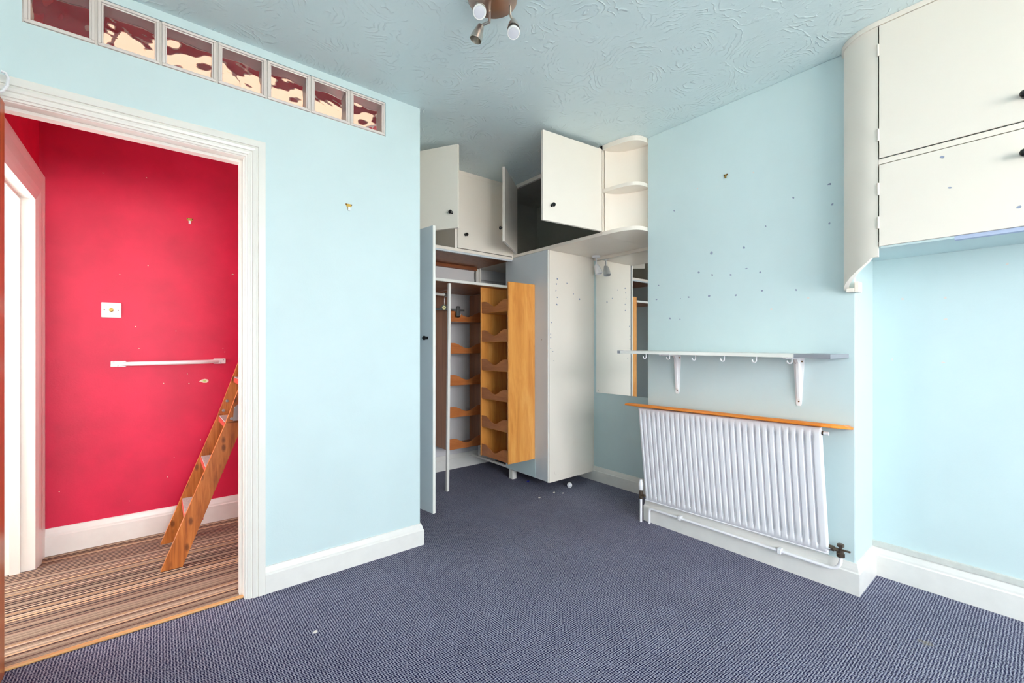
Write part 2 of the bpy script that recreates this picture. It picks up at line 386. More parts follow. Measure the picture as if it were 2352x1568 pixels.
# ------------------------------------------------------------------ bedroom doorway: lining, architrave, threshold, leaf
LX, LZ = 0.30, 2.0; LX0 = -0.46
def arch_prof(w=.084, t=.02):
    return [(0, 0), (0, t*.45), (w*.10, t*.45), (w*.12, t*.72), (w*.24, t*.80), (w*.27, t*.62), (w*.33, t*.62), (w*.37, t*.9), (w*.50, t*1.02), (w*.60, t*.82), (w*.635, t*.70), (w*.65, t), (w, t), (w, 0)]
def arch_frame(mb, x0, x1, z1, y, sgn, prof):
    """door-surround with mitred corners in a wall plane y=const; prof (outward, toward room)"""
    n = len(prof); st = []
    for off, th in prof:
        st.append([(x0-off, y+sgn*th, 0), (x0-off, y+sgn*th, z1+off), (x1+off, y+sgn*th, z1+off), (x1+off, y+sgn*th, 0)])
    vs = [st[k][i] for i in range(4) for k in range(n)]; fs = []
    for i in range(3):
        for k in range(n):
            a = i*n+k; b = i*n+(k+1) % n; fs.append((a, b, b+n, a+n))
    fs += [tuple(range(n)), tuple(reversed(range(3*n, 4*n)))]
    mb.add(vs, fs)
w = MB(); arch_frame(w, LX0-.004, LX+.004, LZ+.004, YA, -1, arch_prof(.079))
tr = struct('trim_1', w, M_white)
w = MB().box((LX, YA, 0), (DX1, YA+.1, LZ)).box((DX0, YA, 0), (LX0, YA+.1, LZ)).box((DX0, YA, LZ), (DX1, YA+.1, DZ))
obj('door_lining', w, M_white, tr)
w = MB().box((LX-.012, YA+.045, 0), (LX, YA+.085, LZ-.012)).box((LX0, YA+.045, LZ-.012), (LX, YA+.085, LZ))
obj('door_stop', w, M_white, tr)
struct('trim_2', MB().box((LX0, YA+.012, 0), (LX, YA+.032, .009), .003), M_threshold)
d1 = struct('door_1', MB().box((-0.452, 1.53, .008), (-0.414, 2.276, 1.985), .003), M_door)
w = MB().tube([(-.455, 2.225, 1.93), (-.455, 2.225, 1.99), (-.449, 2.225, 1.996), (-.42, 2.225, 1.996), (-.410, 2.228, 2.005), (-.400, 2.232, 2.03), (-.398, 2.232, 2.055), (-.404, 2.232, 2.07), (-.414, 2.230, 2.072)], .0045, 8)
hk = obj('over_door_hook', w, M_hook, loc=(-.43, 2.225, 1.96)); tag(hk, 'white coated wire hook looped over the top edge of the brown door', 'hook')
# doorway across the landing
w = MB()
prof = [(0, 0), (0, .012), (.03, .02), (.06, .024), (.12, .02), (.15, .024), (.165, .024), (.165, 0)]
yj, zj = 3.285, 1.90
n = len(prof); vs = []
for i, (dy, z0) in enumerate(((1, 0), (1, 1), (-1, 1))):
    for off, th in prof:
        if i == 0: vs.append((HX+th, yj+off, 0))
        elif i == 1: vs.append((HX+th, yj+off, zj+off))
        else: vs.append((HX+th, 2.42, zj+off))
fs = [(i*n+k, i*n+(k+1) % n, (i+1)*n+(k+1) % n, (i+1)*n+k) for i in range(2) for k in range(n)] + [tuple(range(n)), tuple(reversed(range(2*n, 3*n)))]
w.add(vs, fs); d2 = struct('door_2', w, M_white)
w = MB().box((HX-.1, yj, 0), (HX, 3.40, zj)).box((HX-.1, 2.40, zj), (HX, 3.40, 2.03))
obj('door_lining', w, M_white, d2)
obj('door_stop', MB().box((HX-.075, yj-.012, 0), (HX-.04, yj, zj-.012)).box((HX-.075, 2.42, zj-.012), (HX-.04, yj, zj)), M_white, d2)

# ------------------------------------------------------------------ glass block strip
gb = bpy.data.objects.new('window_2', None); C.objects.link(gb); gb.location = (.3, YA, BZ0); gb['kind'] = 'structure'; ORG[gb.name] = Vector((.3, YA, BZ0))
nb = 7; bw = (BX1-BX0)/nb
mm = MB()
for k in range(nb+1):
    x = BX0+k*bw; mm.box((max(BX0, x-.004), YA+.006, BZ0), (min(BX1, x+.004), YA+.094, BZ1))
mm.box((BX0, YA+.006, BZ0), (BX1, YA+.094, BZ0+.004)).box((BX0, YA+.006, BZ1-.003), (BX1, YA+.094, BZ1))
obj('mortar', mm, M_mortar, gb)
for k in range(nb):
    x0 = BX0+k*bw+.004; x1 = BX0+(k+1)*bw-.004; z0 = BZ0+.004; z1 = BZ1-.003; rim = MB(); r = .018
    # moulded rim: four pieces with stepped inner lip
    for (a, b) in (((x0, YA-.002, z0), (x1, YA+.10, z0+.010)), ((x0, YA-.002, z1-.010), (x1, YA+.10, z1)), ((x0, YA-.002, z0+.010), (x0+.010, YA+.10, z1-.010)), ((x1-.010, YA-.002, z0+.010), (x1, YA+.10, z1-.010))):
        rim.box(a, b, .002)
    for (a, b) in (((x0+.010, YA+.004, z0+.010), (x1-.010, YA+.012, z0+.016)), ((x0+.010, YA+.004, z1-.016), (x1-.010, YA+.012, z1-.010)), ((x0+.010, YA+.004, z0+.016), (x0+.016, YA+.012, z1-.016)), ((x1-.016, YA+.004, z0+.016), (x1-.010, YA+.012, z1-.016))):
        rim.box(a, b, .0015)
    ro = obj('glass_block', rim, M_glassrim, gb)
    for yf in (YA+.006, YA+.092):
        N = 26; vs = []; fs = []
        ph = random.uniform(0, 6)
        for side in (0, 1):
            for j in range(N+1):
                for i in range(N+1):
                    u = i/N; vv = j/N
                    wv = .0007*(math.sin(9*u+7*vv+ph)+math.sin(15*vv-6*u+2*ph)+.5*math.sin(22*u+3*ph-5*vv)+.16*math.sin(41*vv+17*u+ph)+.12*math.sin(53*u-9*vv)) if side else 0
                    vs.append((x0+.010+(x1-x0-.020)*u, yf+(side*.006+wv)*(1 if yf < YA+.05 else -1), z0+.010+(z1-z0-.020)*vv))
        q = (N+1)**2
        for s_ in (0, 1):
            for j in range(N):
                for i in range(N):
                    a = s_*q+j*(N+1)+i; f = (a, a+1, a+N+2, a+N+1); fs.append(f if s_ else f[::-1])
        b_ = [i for i in range(N+1)]+[j*(N+1)+N for j in range(1, N+1)]+[N*(N+1)+i for i in range(N-1, -1, -1)]+[j*(N+1) for j in range(N-1, 0, -1)]
        for i in range(len(b_)):
            a, c = b_[i], b_[(i+1) % len(b_)]; fs.append((a, c, c+q, a+q))
        obj('pane', MB().add(vs, fs, True), M_glasswavy, ro)

# ------------------------------------------------------------------ paint chips and old fixing marks on walls
def chip(parent, p, nrm, m, r):
    nrm = Vector(nrm); u = nrm.orthogonal().normalized(); v = nrm.cross(u); n = 7; a0 = random.uniform(0, 6)
    asp = random.uniform(.55, 1.0); pts = []
    for k in range(n):
        a = 2*PI*k/n; rr = .78*r*random.uniform(.55, 1.15)
        pts.append((rr*math.cos(a), rr*asp*math.sin(a)))
    R = Matrix.Rotation(a0, 2); pts = [R @ Vector(q) for q in pts]
    obj('paint_chip', MB().prism(pts, 0, .0009, frame(p, u, v, nrm)), m, parent)
CB = [(0.672,1.923,1),(0.66,1.824,1),(0.826,1.899,1),(0.672,1.735,.7),(0.955,1.783,.7),(1.248,1.689,1.2),(1.066,1.69,1),(1.054,1.571,1.1),(1.325,1.588,.9),(1.243,1.559,1),(1.139,1.548,1),(0.983,1.542,.8),(1.593,1.539,.9),(1.609,1.448,1.1),(1.442,1.439,.6),(1.388,1.445,.9),(1.261,1.439,1),(1.11,1.43,.8),(0.974,1.443,.9),(0.812,1.429,.7),(1.513,1.322,.8),(1.445,1.313,.6),(1.486,1.993,.7)]
for y, z, s_ in CB: chip(wall_chimney, (XB, y, z), (-1, 0, 0), M_chipg, .0105*s_)
for y, z in ((.759, 1.385), (.927, 1.34), (1.333, 2.089), (1.016, 2.086)): chip(wall_chimney, (XB, y, z), (-1, 0, 0), M_chipw, .008)
for y, z in ((.119, 1.495), (.456, 1.375), (.308, 1.367), (.308, 1.269), (.495, 1.081), (.314, 1.07)): chip(wall_right, (XC, y, z), (-1, 0, 0), M_chipw, .009)
for x, z in ((2.559, 1.36), (2.689, 1.102)): chip(wall_chimney, (x, YP, z), (0, -1, 0), M_chipw, .010)
RW = [(-0.251,2.151),(-0.057,2.17),(0.385,1.629),(0.341,1.109),(-0.137,.224),(-0.429,.34),(-0.109,1.264),(-0.093,1.133),(0.141,.972),(0.024,.917),(0.084,1.242),(0.425,2.061),(0.427,1.215),(0.15,.91),(0.209,.542),(0.075,.45),(0.043,.334),(-0.179,1.57),(-0.051,1.636),(0.331,1.132)]
for i, (x, z) in enumerate(RW): chip(wall_hall, (x, 3.46, z), (0, -1, 0), M_chipy, .0085 if i in (2, 11, 12) else .0045)
lf = [(-.026, -.004), (-.012, .008), (.006, .012), (.02, .008), (.026, -.003), (.016, -.014), (-.002, -.013), (-.014, -.008)]
obj('paint_chip', MB().prism(lf, 0, .001, frame((.227, 3.46, .923), (1, 0, 0), (0, 0, 1), (0, -1, 0))), M_chipy, wall_hall)
obj('paint_chip', MB().prism([(a*.35, b*.45) for a, b in lf], 0, .0016, frame((.23, 3.46, .923), (1, 0, 0), (0, 0, 1), (0, -1, 0))), M_green, wall_hall)

# ------------------------------------------------------------------ cupboard helpers
def knob(parent, p, nrm, r=.0135):
    prof = [(r*.72, 0), (r*.72, .003), (r*.42, .006), (r*.42, .012), (r*.8, .015), (r, .021), (r*.95, .027), (r*.65, .0315), (r*.2, .033)]
    return obj('knob', MB().lathe(prof, p, nrm, 20), M_black, parent)
def door_leaf(parent, hinge, free, z0, z1, out, m=M_cream, T=.02, kn=None, name='door', hinges=True):
    """hinge/free are (x,y) of the OUTER face; out = unit normal pointing out of the outer face"""
    h = Vector((hinge[0], hinge[1], z0)); u = Vector((free[0]-hinge[0], free[1]-hinge[1], 0)); L = u.length; u.normalize()
    wn = Vector((out[0], out[1], 0)); wn = (wn-u*wn.dot(u)).normalized()
    M = frame(h, u, (0, 0, 1), wn); b = MB()
    b.box((0, 0, -.007), (L, z1-z0, 0), .0015, M)
    b.box((.0015, .0015, -.009), (L-.0015, z1-z0-.0015, -.007), 0, M)
    b.box((0, 0, -T), (L, z1-z0, -.009), .0015, M)
    o = obj(name, b, m, parent)
    if kn: knob(o, M @ Vector((kn[0], kn[1]-z0, 0)), wn)
    if hinges:
        for zz in (z0+.10, z1-.10):
            c = M @ Vector((-.003, zz-z0, -T*.5))
            obj('hinge', MB().tube([c+Vector((0, 0, -.025)), c+Vector((0, 0, .025))], .005, 8), M_cream, o)
    return o
XD = 2.361; YR = 2.90; ZB = 1.905; ZB1 = 1.93
# --- high cupboard on the back run
t = thing('wall_cupboard', 'cream high cupboard over the open wardrobe at the back, one door open, one shut', 'cupboard', (1.78, 3.2, ZB), 'cream high cupboards under the ceiling')
w = MB().box((1.178, YR, 1.886), (XD-.002, 3.54, 1.908)); obj('bottom_board', w, M_cream, t)
obj('top_rail', MB().box((1.178, YR, 2.488), (XD-.002, YR+.02, H-.001)), M_cream, t)
obj('divider', MB().box((1.778, YR, 1.908), (1.798, 3.53, 2.488)), M_cream, t)
obj('stile', MB().box((2.346, YR, 1.908), (XD-.002, YR+.02, 2.488)), M_cream, t)
obj('lining', MB().box((1.180, 3.525, 1.908), (1.777, 3.54, H-.002)).box((1.799, 3.525, 1.908), (XD-.004, 3.54, H-.002)).box((1.178, YR+.03, 1.908), (1.186, 3.525, H-.002)), M_interior, t)
door_leaf(t, (1.30, 2.895), (1.54, 2.475), 1.933, 2.488, (-.87, -.5), kn=(.44, 2.036))
door_leaf(t, (2.343, YR-.004), (1.80, YR-.004), 1.913, 2.486, (0, -1), T=.018, kn=(.472, 2.022), hinges=False)
# --- high cupboard on the side run, with rounded open shelves
t2 = thing('wall_cupboard', 'cream high cupboard over the alcove with two doors swung open on a dark inside', 'cupboard', (2.62, 2.4, ZB), 'cream high cupboards under the ceiling')
YE = 1.935
obj('bottom_board', MB().box((XD, YE, ZB), (XL, 3.54, ZB1), .003), M_cream, t2)
obj('top_rail', MB().box((XD, YE, 2.49), (XD+.02, YR+.1, H-.001)), M_cream, t2)
obj('end_panel', MB().box((XD, YE, ZB1), (XL, YE+.018, H-.001)), M_cream, t2)
obj('stile', MB().box((XD, 2.878, ZB1), (XD+.02, YR+.1, 2.49)), M_cream, t2)
obj('lining', MB().box((XL-.012, YE+.019, ZB1), (XL, 3.54, H-.002)).box((XD+.021, YE+.018, ZB1), (XL-.012, YE+.026, H-.002)).box((XD+.02, YR+.3, ZB1), (XL-.012, YR+.31, H-.002)).box((XD+.021, YE+.03, ZB1), (XL-.013, 3.2, ZB1+.003)).box((XD+.021, YE+.03, H-.010), (XL-.013, 3.2, H-.002)), M_interior, t2)
door_leaf(t2, (XD-.004, 2.872), (2.004, 2.593), 1.934, 2.495, (-.62, .78), kn=(.42, 2.045))
door_leaf(t2, (XD-.004, 1.936), (1.857, 1.990), 1.934, 2.495, (-.12, -.99), kn=(.435, 2.034))
# rounded open shelves at the end of that run
t3 = thing('corner_shelf', 'cream rounded open corner shelf between the high cupboard and the chimney wall', 'shelf', (2.44, 1.8, ZB))
def sup(cx, cy, a, b, t0, t1, e, n=20, sx=-1, sy=-1):
    out = []
    for i in range(n+1):
        th = t0+(t1-t0)*i/n; out.append((cx+sx*a*abs(math.cos(th))**e, cy+sy*b*abs(math.sin(th))**e))
    return out
front = sup(2.49, YE-.001, .129, YE-.002-YQ, 0, PI/2, .72)
back = [(2.374+.166*math.sin(a), 1.680+.245*math.cos(a)) for a in [PI/2*i/16 for i in range(17)]]
poly_front = front + list(reversed(back))
for z0, z1 in ((2.487, H-.001), (2.196, 2.219)):
    obj('shelf', MB().prism(poly_front, z0, z1), M_cream, t3)
obj('shelf', MB().prism(front+[(XL, YQ+.001), (XL, YE-.001)], ZB, ZB1), M_cream, t3)
bk = back+[(x+.008, y+.008) for x, y in reversed(back)]
obj('back_panel', MB().prism(bk, ZB1, H-.001, smooth=True), M_cream, t3)

# ------------------------------------------------------------------ left wardrobe under the back run
t = thing('wardrobe', 'open built-in wardrobe with hanging rail and inner shelf, white door swung open', 'wardrobe', (1.75, 3.2, 0), 'built-in wardrobes')
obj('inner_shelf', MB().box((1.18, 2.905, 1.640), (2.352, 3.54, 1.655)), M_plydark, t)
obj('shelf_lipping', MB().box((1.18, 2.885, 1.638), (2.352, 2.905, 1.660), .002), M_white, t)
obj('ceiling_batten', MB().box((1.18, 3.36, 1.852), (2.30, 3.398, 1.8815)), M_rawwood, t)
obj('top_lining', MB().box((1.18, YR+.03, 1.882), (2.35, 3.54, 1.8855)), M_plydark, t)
obj('door_track', MB().box((1.18, YR+.003, 1.872), (2.352, YR+.022, 1.8855)), M_panel, t)
obj('stored_board', MB().box((1.18, 3.40, 1.656), (2.295, 3.412, 1.866), .002), M_wback, t)
obj('upright', MB().box((2.318, 3.40, 1.656), (2.35, 3.43, 1.876)), M_white, t)
obj('back_batten', MB().box((2.38, 3.52, 1.80), (2.9, 3.54, 1.86)), M_wback, t)
o = obj('hanging_rail', MB().tube([(1.18, 3.30, 1.606), (1.925, 3.30, 1.594)], .0125, 14), M_white, t)
obj('rail_socket', MB().lathe([(.006, -.012), (.014, -.010), (.014, .0), (.02, .002), (.02, .008)], (1.928, 3.30, 1.594), (1, 0, 0), 16), M_steel, o)
td = door_leaf(t, (1.205, 2.895), (1.288, 2.355), .133, 1.878, (-1, -.15), m=M_panel, T=.018, kn=None, name='wardrobe_door', hinges=False)
obj('edge_strip', MB().box((0, 0, 0), (.0035, 1.745, .019), .001, frame(Vector((1.288, 2.355, .133))+Vector((.15, -.99, 0))*.0002, Vector((.15, -.985, 0)).normalized(), (0, 0, 1), Vector((.985, .15, 0)).normalized())), M_white, td)
knob(td, (1.2795, 2.408, 1.197), (-.99, -.15, 0))
# loose white track leaning under the shelf
t = tag(obj('wooden_pole', MB().box((-.011, -.011, 0), (.011, .011, 1.634), .002, frame((1.778, 3.012, 0), Vector((1, 0, 0)), Vector((0, 1, 0)), Vector((-.034/1.634, -.085/1.634, 1)))), M_white, loc=(1.78, 3.02, 0)), 'thin white pole standing on the carpet up to the wardrobe shelf', 'pole')
# hanger
t = thing('clothes_hanger', 'black trouser hanger with clip and round cream size label on the wardrobe rail', 'hanger', (1.87, 3.295, 1.46))
hx, hy, hz = 1.895, 3.262, 1.462
U = Vector((.985, -.17, 0)).normalized(); Nn = Vector((-.17, -.985, 0)).normalized(); F0 = frame((hx, hy, hz), U, (0, 0, 1), Nn)
obj('bar', MB().box((-.20, -.0075, -.004), (.185, .0075, .004), .003, F0), M_plastic, t)
arch = [(-.048, 0), (-.036, .013), (-.022, .031), (-.010, .041), (0, .044), (.010, .041), (.022, .031), (.036, .013), (.048, 0)]
obj('shoulder', MB().prism(arch, -.005, .005, F0), M_plastic, t)
lb = obj('size_label', MB().lathe([(.0165, 0), (.0165, .0015), (.014, .002)], F0 @ Vector((-.004, .016, .005)), Nn, 24), M_label, t)
# figure one and eight on the label
def strokes(mb, segs, r=.0011):
    for a, b in segs: mb.tube([F0 @ Vector((*a, .0072)), F0 @ Vector((*b, .0072))], r, 6)
g = MB(); ox, oy = -.004, .016
strokes(g, [((ox-.005, oy-.006), (ox-.005, oy+.006)), ((ox-.005, oy+.006), (ox-.0072, oy+.004))])
for cy, rr in ((oy+.003, .0028), (oy-.003, .0032)):
    q = [F0 @ Vector((ox+.003+rr*math.cos(a), cy+rr*math.sin(a), .0072)) for a in [2*PI*i/12 for i in range(13)]]
    g.tube(q, .0009, 6, False)
obj('numeral', g, M_plastic, lb)
for sx in (.128, -.15):
    c = obj('clip', MB().box((sx-.021, -.062, -.012), (sx+.017, .034, .012), .009, F0), M_plastic, t)
    obj('clip_spring', MB().box((sx+.012, -.045, .006), (sx+.020, -.028, .013), .002, F0), M_steel, c)
hookp = [F0 @ Vector((0, .043, 0)), F0 @ Vector((0, .095, 0)), F0 @ Vector((.012, .115, -.012))]
for i in range(12):
    a = -0.9+PI*1.15*i/11; hookp.append(Vector((hx+.017, 3.30-.0165*math.cos(a)*1.0, 1.598+.0165*math.sin(a))))
obj('wire_hook', MB().tube(hookp, .0018, 8), M_steel, t)

# ------------------------------------------------------------------ right wardrobe box
t = thing('wardrobe', 'tall white wardrobe box with blank panelled sides standing beside the mirror', 'wardrobe', (2.64, 2.75, 0), 'built-in wardrobes')
o = obj('front_panel', MB().box((XD, 2.478, .088), (XD+.018, 3.005, ZB-.002), .001), M_panel, t)
obj('bare_patch', MB().box((XD-.0008, 2.62, .090), (XD, 2.998, .235)), M_blue, o)
obj('bolt_hole', MB().lathe([(.003, 0), (.003, .001)], (XD, 2.545, 1.20), (-1, 0, 0), 10), M_screw, o)
obj('edge_strip', MB().box((XD, 2.474, .082), (XD+.014, 2.478, ZB-.002)), M_white, o)
o = obj('side_panel', MB().box((XD+.024, 2.48, .075), (XL-.001, 2.498, ZB-.001), .001), M_cream, t)
ins = MB()
z0, z1, x0, x1 = .115, 1.86, 2.44, 2.90
pth = [(x0+.03, z0), (x1, z0)]
pp = [Vector((x1, 2.4795, z0)), Vector((x0+.04, 2.4795, z0))]+[Vector((x0+.04-.04*math.sin(a), 2.4795, z0+.04-.04*math.cos(a))) for a in [PI/2*i/6 for i in range(1, 7)]]
ins.tube(pp, .0011, 5)
obj('panel_crease', ins, M_cream, o)
for x, z, s_ in ((2.47,1.686,1),(2.461,1.644,1),(2.456,1.591,.9),(2.47,1.537,.8),(2.466,1.481,1.1),(2.58,1.661,.9),(2.657,1.579,.9),(2.731,1.541,.9),(2.403,1.336,.9),(2.398,1.244,.8),(2.398,1.216,.9),(2.398,1.131,.9),(2.422,1.107,.6),(2.432,1.034,.7)):
    chip(o, (x, 2.48, z), (0, -1, 0), M_chipg, .0105*s_)
obj('back_edge', MB().box((XD+.002, 3.41, .10), (XD+.02, 3.43, ZB-.002)), M_white, t)
obj('base_rail', MB().box((XD, 3.005, .090), (XD+.02, 3.54, .108)), M_white, t)
obj('leg', MB().box((2.372, 2.925, 0), (2.418, 2.975, .09), .003).box((2.39, 2.94, .09), (2.41, 2.96, .12)), M_white, t)

# ------------------------------------------------------------------ shoe racks
def scallop(L, hgt, n=16):
    top = []
    for i in range(n+1):
        u = i/n; q = min(1, max(0, (u-.12)/.76)); dip = .5-.5*math.cos(2*PI*q)
        top.append((u*L, hgt*(1-.52*dip)))
    return [(0, 0), (L, 0)]+list(reversed(top))
def rack(label, org, u, d, width, depth, zs, z0, z1, hgt, frontmat, sidemat, grp):
    """org: front corner (x,y); u along the front, d depth direction (into the wall)"""
    u = Vector((*u, 0)); d = Vector((*d, 0)); o = Vector((org[0], org[1], 0))
    t = thing('shoe_rack', label, 'shoe rack', (o+u*width/2+d*depth/2+Vector((0, 0, z0))), grp)
    F = frame(o, u, d, (0, 0, 1))
    T = .013
    for a in (0, width-T):
        obj('side_panel', MB().box((a, 0, z0), (a+T, depth, z1), .001, F), sidemat, t)
    for z in zs:
        fr = frame(o+u*T+d*.004+Vector((0, 0, z)), u, (0, 0, 1), d)
        s_ = obj('front_board', MB().prism(scallop(width-2*T, hgt), 0, .009, fr), frontmat, t)
        obj('shelf_base', MB().box((T, .012, z-.004), (width-T, depth-.002, z+.003), 0, F), sidemat, s_)
    return t
rack('birch plywood shoe rack with scalloped fronts fixed to the white wardrobe box', (2.087, 2.623), (0, 1), (1, 0), .378, .272, [.246+.2355*i for i in range(6)], .240, 1.645, .092, M_slat, M_ply, 'plywood shoe racks')
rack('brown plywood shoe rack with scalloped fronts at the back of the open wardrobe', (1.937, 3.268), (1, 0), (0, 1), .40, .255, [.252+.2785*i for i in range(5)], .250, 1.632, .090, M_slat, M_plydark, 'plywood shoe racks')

# ------------------------------------------------------------------ mirror and little spot lamp
t = tag(obj('mirror', MB().box((XL-.005, 1.682, .754), (XL-.0005, 2.452, 1.879)), M_mirror, loc=(XL, 2.1, .754)), 'frameless wall mirror in the alcove between wardrobe box and chimney wall', 'mirror')
for y in (2.43, 1.72): obj('mirror_screw', MB().lathe([(.004, 0), (.003, .002)], (XL-.005, y, .775), (-1, 0, 0), 10), M_steel, t)
obj('top_batten', MB().box((XL-.02, 1.69, 1.880), (XL-.0005, 2.46, ZB-.001)), M_cream, t)
t = thing('spot_lamp', 'small white single spotlight under the high cupboard beside the mirror', 'lamp', (2.846, 2.40, ZB))
obj('base_plate', MB().lathe([(.036, 0), (.036, .008), (.030, .014), (.008, .016)], (2.846, 2.40, ZB-.0005), (0, 0, -1), 28), M_hook, t)
obj('arm', MB().tube([(2.846, 2.40, ZB-.014), (2.848, 2.398, ZB-.082)], .006, 10).tube([(2.835, 2.39, ZB-.076), (2.86, 2.405, ZB-.076)], .008, 10), M_hook, t)
ax = Vector((.10, -.28, -1)).normalized()
s0 = Vector((2.848, 2.398, ZB-.074))
o = obj('shade', MB().lathe([(.012, 0), (.018, .006), (.024, .03), (.030, .072), (.0305, .082), (.027, .082), (.025, .06), (.015, .02), (.001, .018)], s0, ax, 28), M_hook, t)
obj('bulb_holder', MB().lathe([(.010, .02), (.010, .055), (.004, .06)], s0, ax, 14), M_lens, o)

# ------------------------------------------------------------------ chimney wall: shelf, radiator
t = thing('wall_shelf', 'long narrow white shelf on two brackets with cup hooks on the chimney wall', 'shelf', (2.37, 1.15, 1.1))
sh0, sh1 = 1.712, .597; zt0, zt1 = 1.119, 1.108; tk = .0165; xf = 2.235
def shelfseg(y0, y1, grow=0.0, x0=xf, x1=XB-.001):
    f = lambda y: zt0+(zt1-zt0)*(sh0-y)/(sh0-sh1)
    vs = [(x, y, f(y)+dz) for y in (y0, y1) for x in (x0, x1) for dz in (-tk-grow, grow)]
    return MB().add(vs, [(0, 1, 3, 2), (4, 6, 7, 5), (0, 4, 5, 1), (2, 3, 7, 6), (0, 2, 6, 4), (1, 5, 7, 3)])
bd = obj('board', shelfseg(sh0, sh1), M_white, t)
obj('tape', shelfseg(sh0+.001, 1.690, .0008, xf-.0008, xf+.03), M_tape, bd)
obj('tape', shelfseg(.735, sh1-.001, .0008, xf-.0008), M_tape, bd)
for yb in (1.462, .800):
    ztop = zt0+(zt1-zt0)*(sh0-yb)/(sh0-sh1)-tk-.0005
    b = MB()
    prof = [(yb-.024, 0), (yb+.024, 0), (yb+.022, -.06), (yb+.0125, -.235), (yb+.008, -.247), (yb-.008, -.247), (yb-.0125, -.235), (yb-.022, -.06)]
    b.prism([(p[0], p[1]) for p in prof], 0, .003, frame((XB-.0005, 0, ztop), (0, 1, 0), (0, 0, 1), (-1, 0, 0)))
    b.prism([(yb-.024, 0), (yb+.024, 0), (yb+.010, .19), (yb-.010, .19)], -.003, 0, frame((XB-.001, 0, ztop), (0, 1, 0), (-1, 0, 0), (0, 0, 1)))
    rib = [(0, -.225), (0, 0), (.19, 0), (.19, -.005), (.045, -.010), (.024, -.03), (.016, -.12), (.006, -.21)]
    b.prism(rib, yb-.006, yb+.006, frame((XB-.003, 0, ztop-.003), (-1, 0, 0), (0, 0, 1), (0, 1, 0)))
    br = obj('bracket', b, M_hook, t)
    for dy, dz in ((.014, -.032), (-.014, -.024), (0, -.225)):
        obj('screw', MB().lathe([(.0042, 0), (.003, .002)], (XB-.0035, yb+dy, ztop+dz), (-1, 0, 0), 10), M_screw, br)
for i, y in enumerate((1.529, 1.374, 1.220, 1.065, .910, .757)):
    zt = zt0+(zt1-zt0)*(sh0-y)/(sh0-sh1)-tk
    pts = [(2.262, y-.006, zt+.001), (2.262, y-.0055, zt-.014)]
    for k in range(1, 11):
        a = PI*1.05*k/10; pts.append((2.262, y+.004-.010*math.cos(a), zt-.016-.012*math.sin(a)))
    # hooks turn toward the room
    obj('hook', MB().tube(pts, [.0026]*2+[.0032]*10, 8), M_hook, t)

t = thing('radiator', 'white ribbed panel radiator leaning out from the chimney wall', 'radiator', (2.42, 1.16, .16))
NF = 30; Y0, Y1 = 1.660, .664; Hr = .600
rdir = Vector((-.060, 0, .598)).normalized(); nr = Vector((-rdir.z, 0, rdir.x)); nr = Vector((-.598, 0, -.060)).normalized()
def rp(y, s_, dep):
    tilt = (.016)*(Y0-y)/(Y0-Y1)
    return Vector((2.455, y+.013*s_/Hr, .153+tilt))+rdir*s_+nr*(-dep)
rows = [0, .004, .030, .052, .12, .3, .48, Hr-.052, Hr-.030, Hr-.004, Hr]
amp = [0, 0, 0, 1, 1, 1, 1, 1, 0, 0, 0]
px = (Y0-Y1-.03)/NF; cols = [(Y0, 0.0), (Y0-.004, 0.0), (Y0-.012, 0.)]
for k in range(NF):
    c = Y0-.015-px*k
    for fr, dp in ((.02, 0), (.10, .5), (.18, 1), (.30, 1), (.38, .5), (.46, 0), (.72, -.08), (.98, 0)):
        cols.append((c-px*fr, dp))
cols += [(Y1+.012, 0), (Y1+.004, 0), (Y1, 0)]
vs = [];fs = []
for s_, a in zip(rows, amp):
    for y, dp in cols:
        edge = .004 if (s_ in (0, Hr) or y in (Y0, Y1)) else 0
        vs.append(rp(y, s_, .013*dp*a+edge))
nc = len(cols)
for j in range(len(rows)-1):
    for i in range(nc-1): a = j*nc+i; fs.append((a, a+1, a+nc+1, a+nc))
nfront = len(vs)
for j in (0, len(rows)-1):
    for i in (0, nc-1): vs.append(rp(cols[i][0], rows[j], .020))
# back sheet and rims
bi = {(0, 0): nfront, (0, 1): nfront+1, (1, 0): nfront+2, (1, 1): nfront+3}
fs.append((bi[0, 0], bi[0, 1], bi[1, 1], bi[1, 0]))
fs.append(tuple(range(0, nc))+(bi[0, 1], bi[0, 0])); L0 = (len(rows)-1)*nc
fs.append(tuple(range(L0, L0+nc))+(bi[1, 1], bi[1, 0]))
fs.append(tuple(j*nc for j in range(len(rows)))+(bi[1, 0], bi[0, 0]))
fs.append(tuple(j*nc+nc-1 for j in range(len(rows)))+(bi[1, 1], bi[0, 1]))
obj('panel', MB().add(vs, fs, True), M_rad, t, ang=60)
w = MB()
for s_ in (.001, ):
    a = rp(Y0+.001, -.004, .004); b_ = rp(Y1-.001, -.004, .004); w.tube([a, b_], .004, 8)
obj('bottom_seam', w, M_rad, t)
for y in (1.45, .88):
    for s_ in (.06, .54):
        p = rp(y, s_, .019); obj('wall_bracket', MB().box((p.x, y-.015, p.z-.02), (XB-.001, y+.015, p.z+.02)), M_rad, t)
p = rp(Y1, .573, .010)
o = obj('air_vent', MB().tube([p, p+Vector((0, -.028, 0))], .0085, 12), M_hook, t)
obj('vent_collar', MB().tube([p+Vector((0, -.002, 0)), p+Vector((0, -.008, 0))], .0105, 8), M_chrome, o)
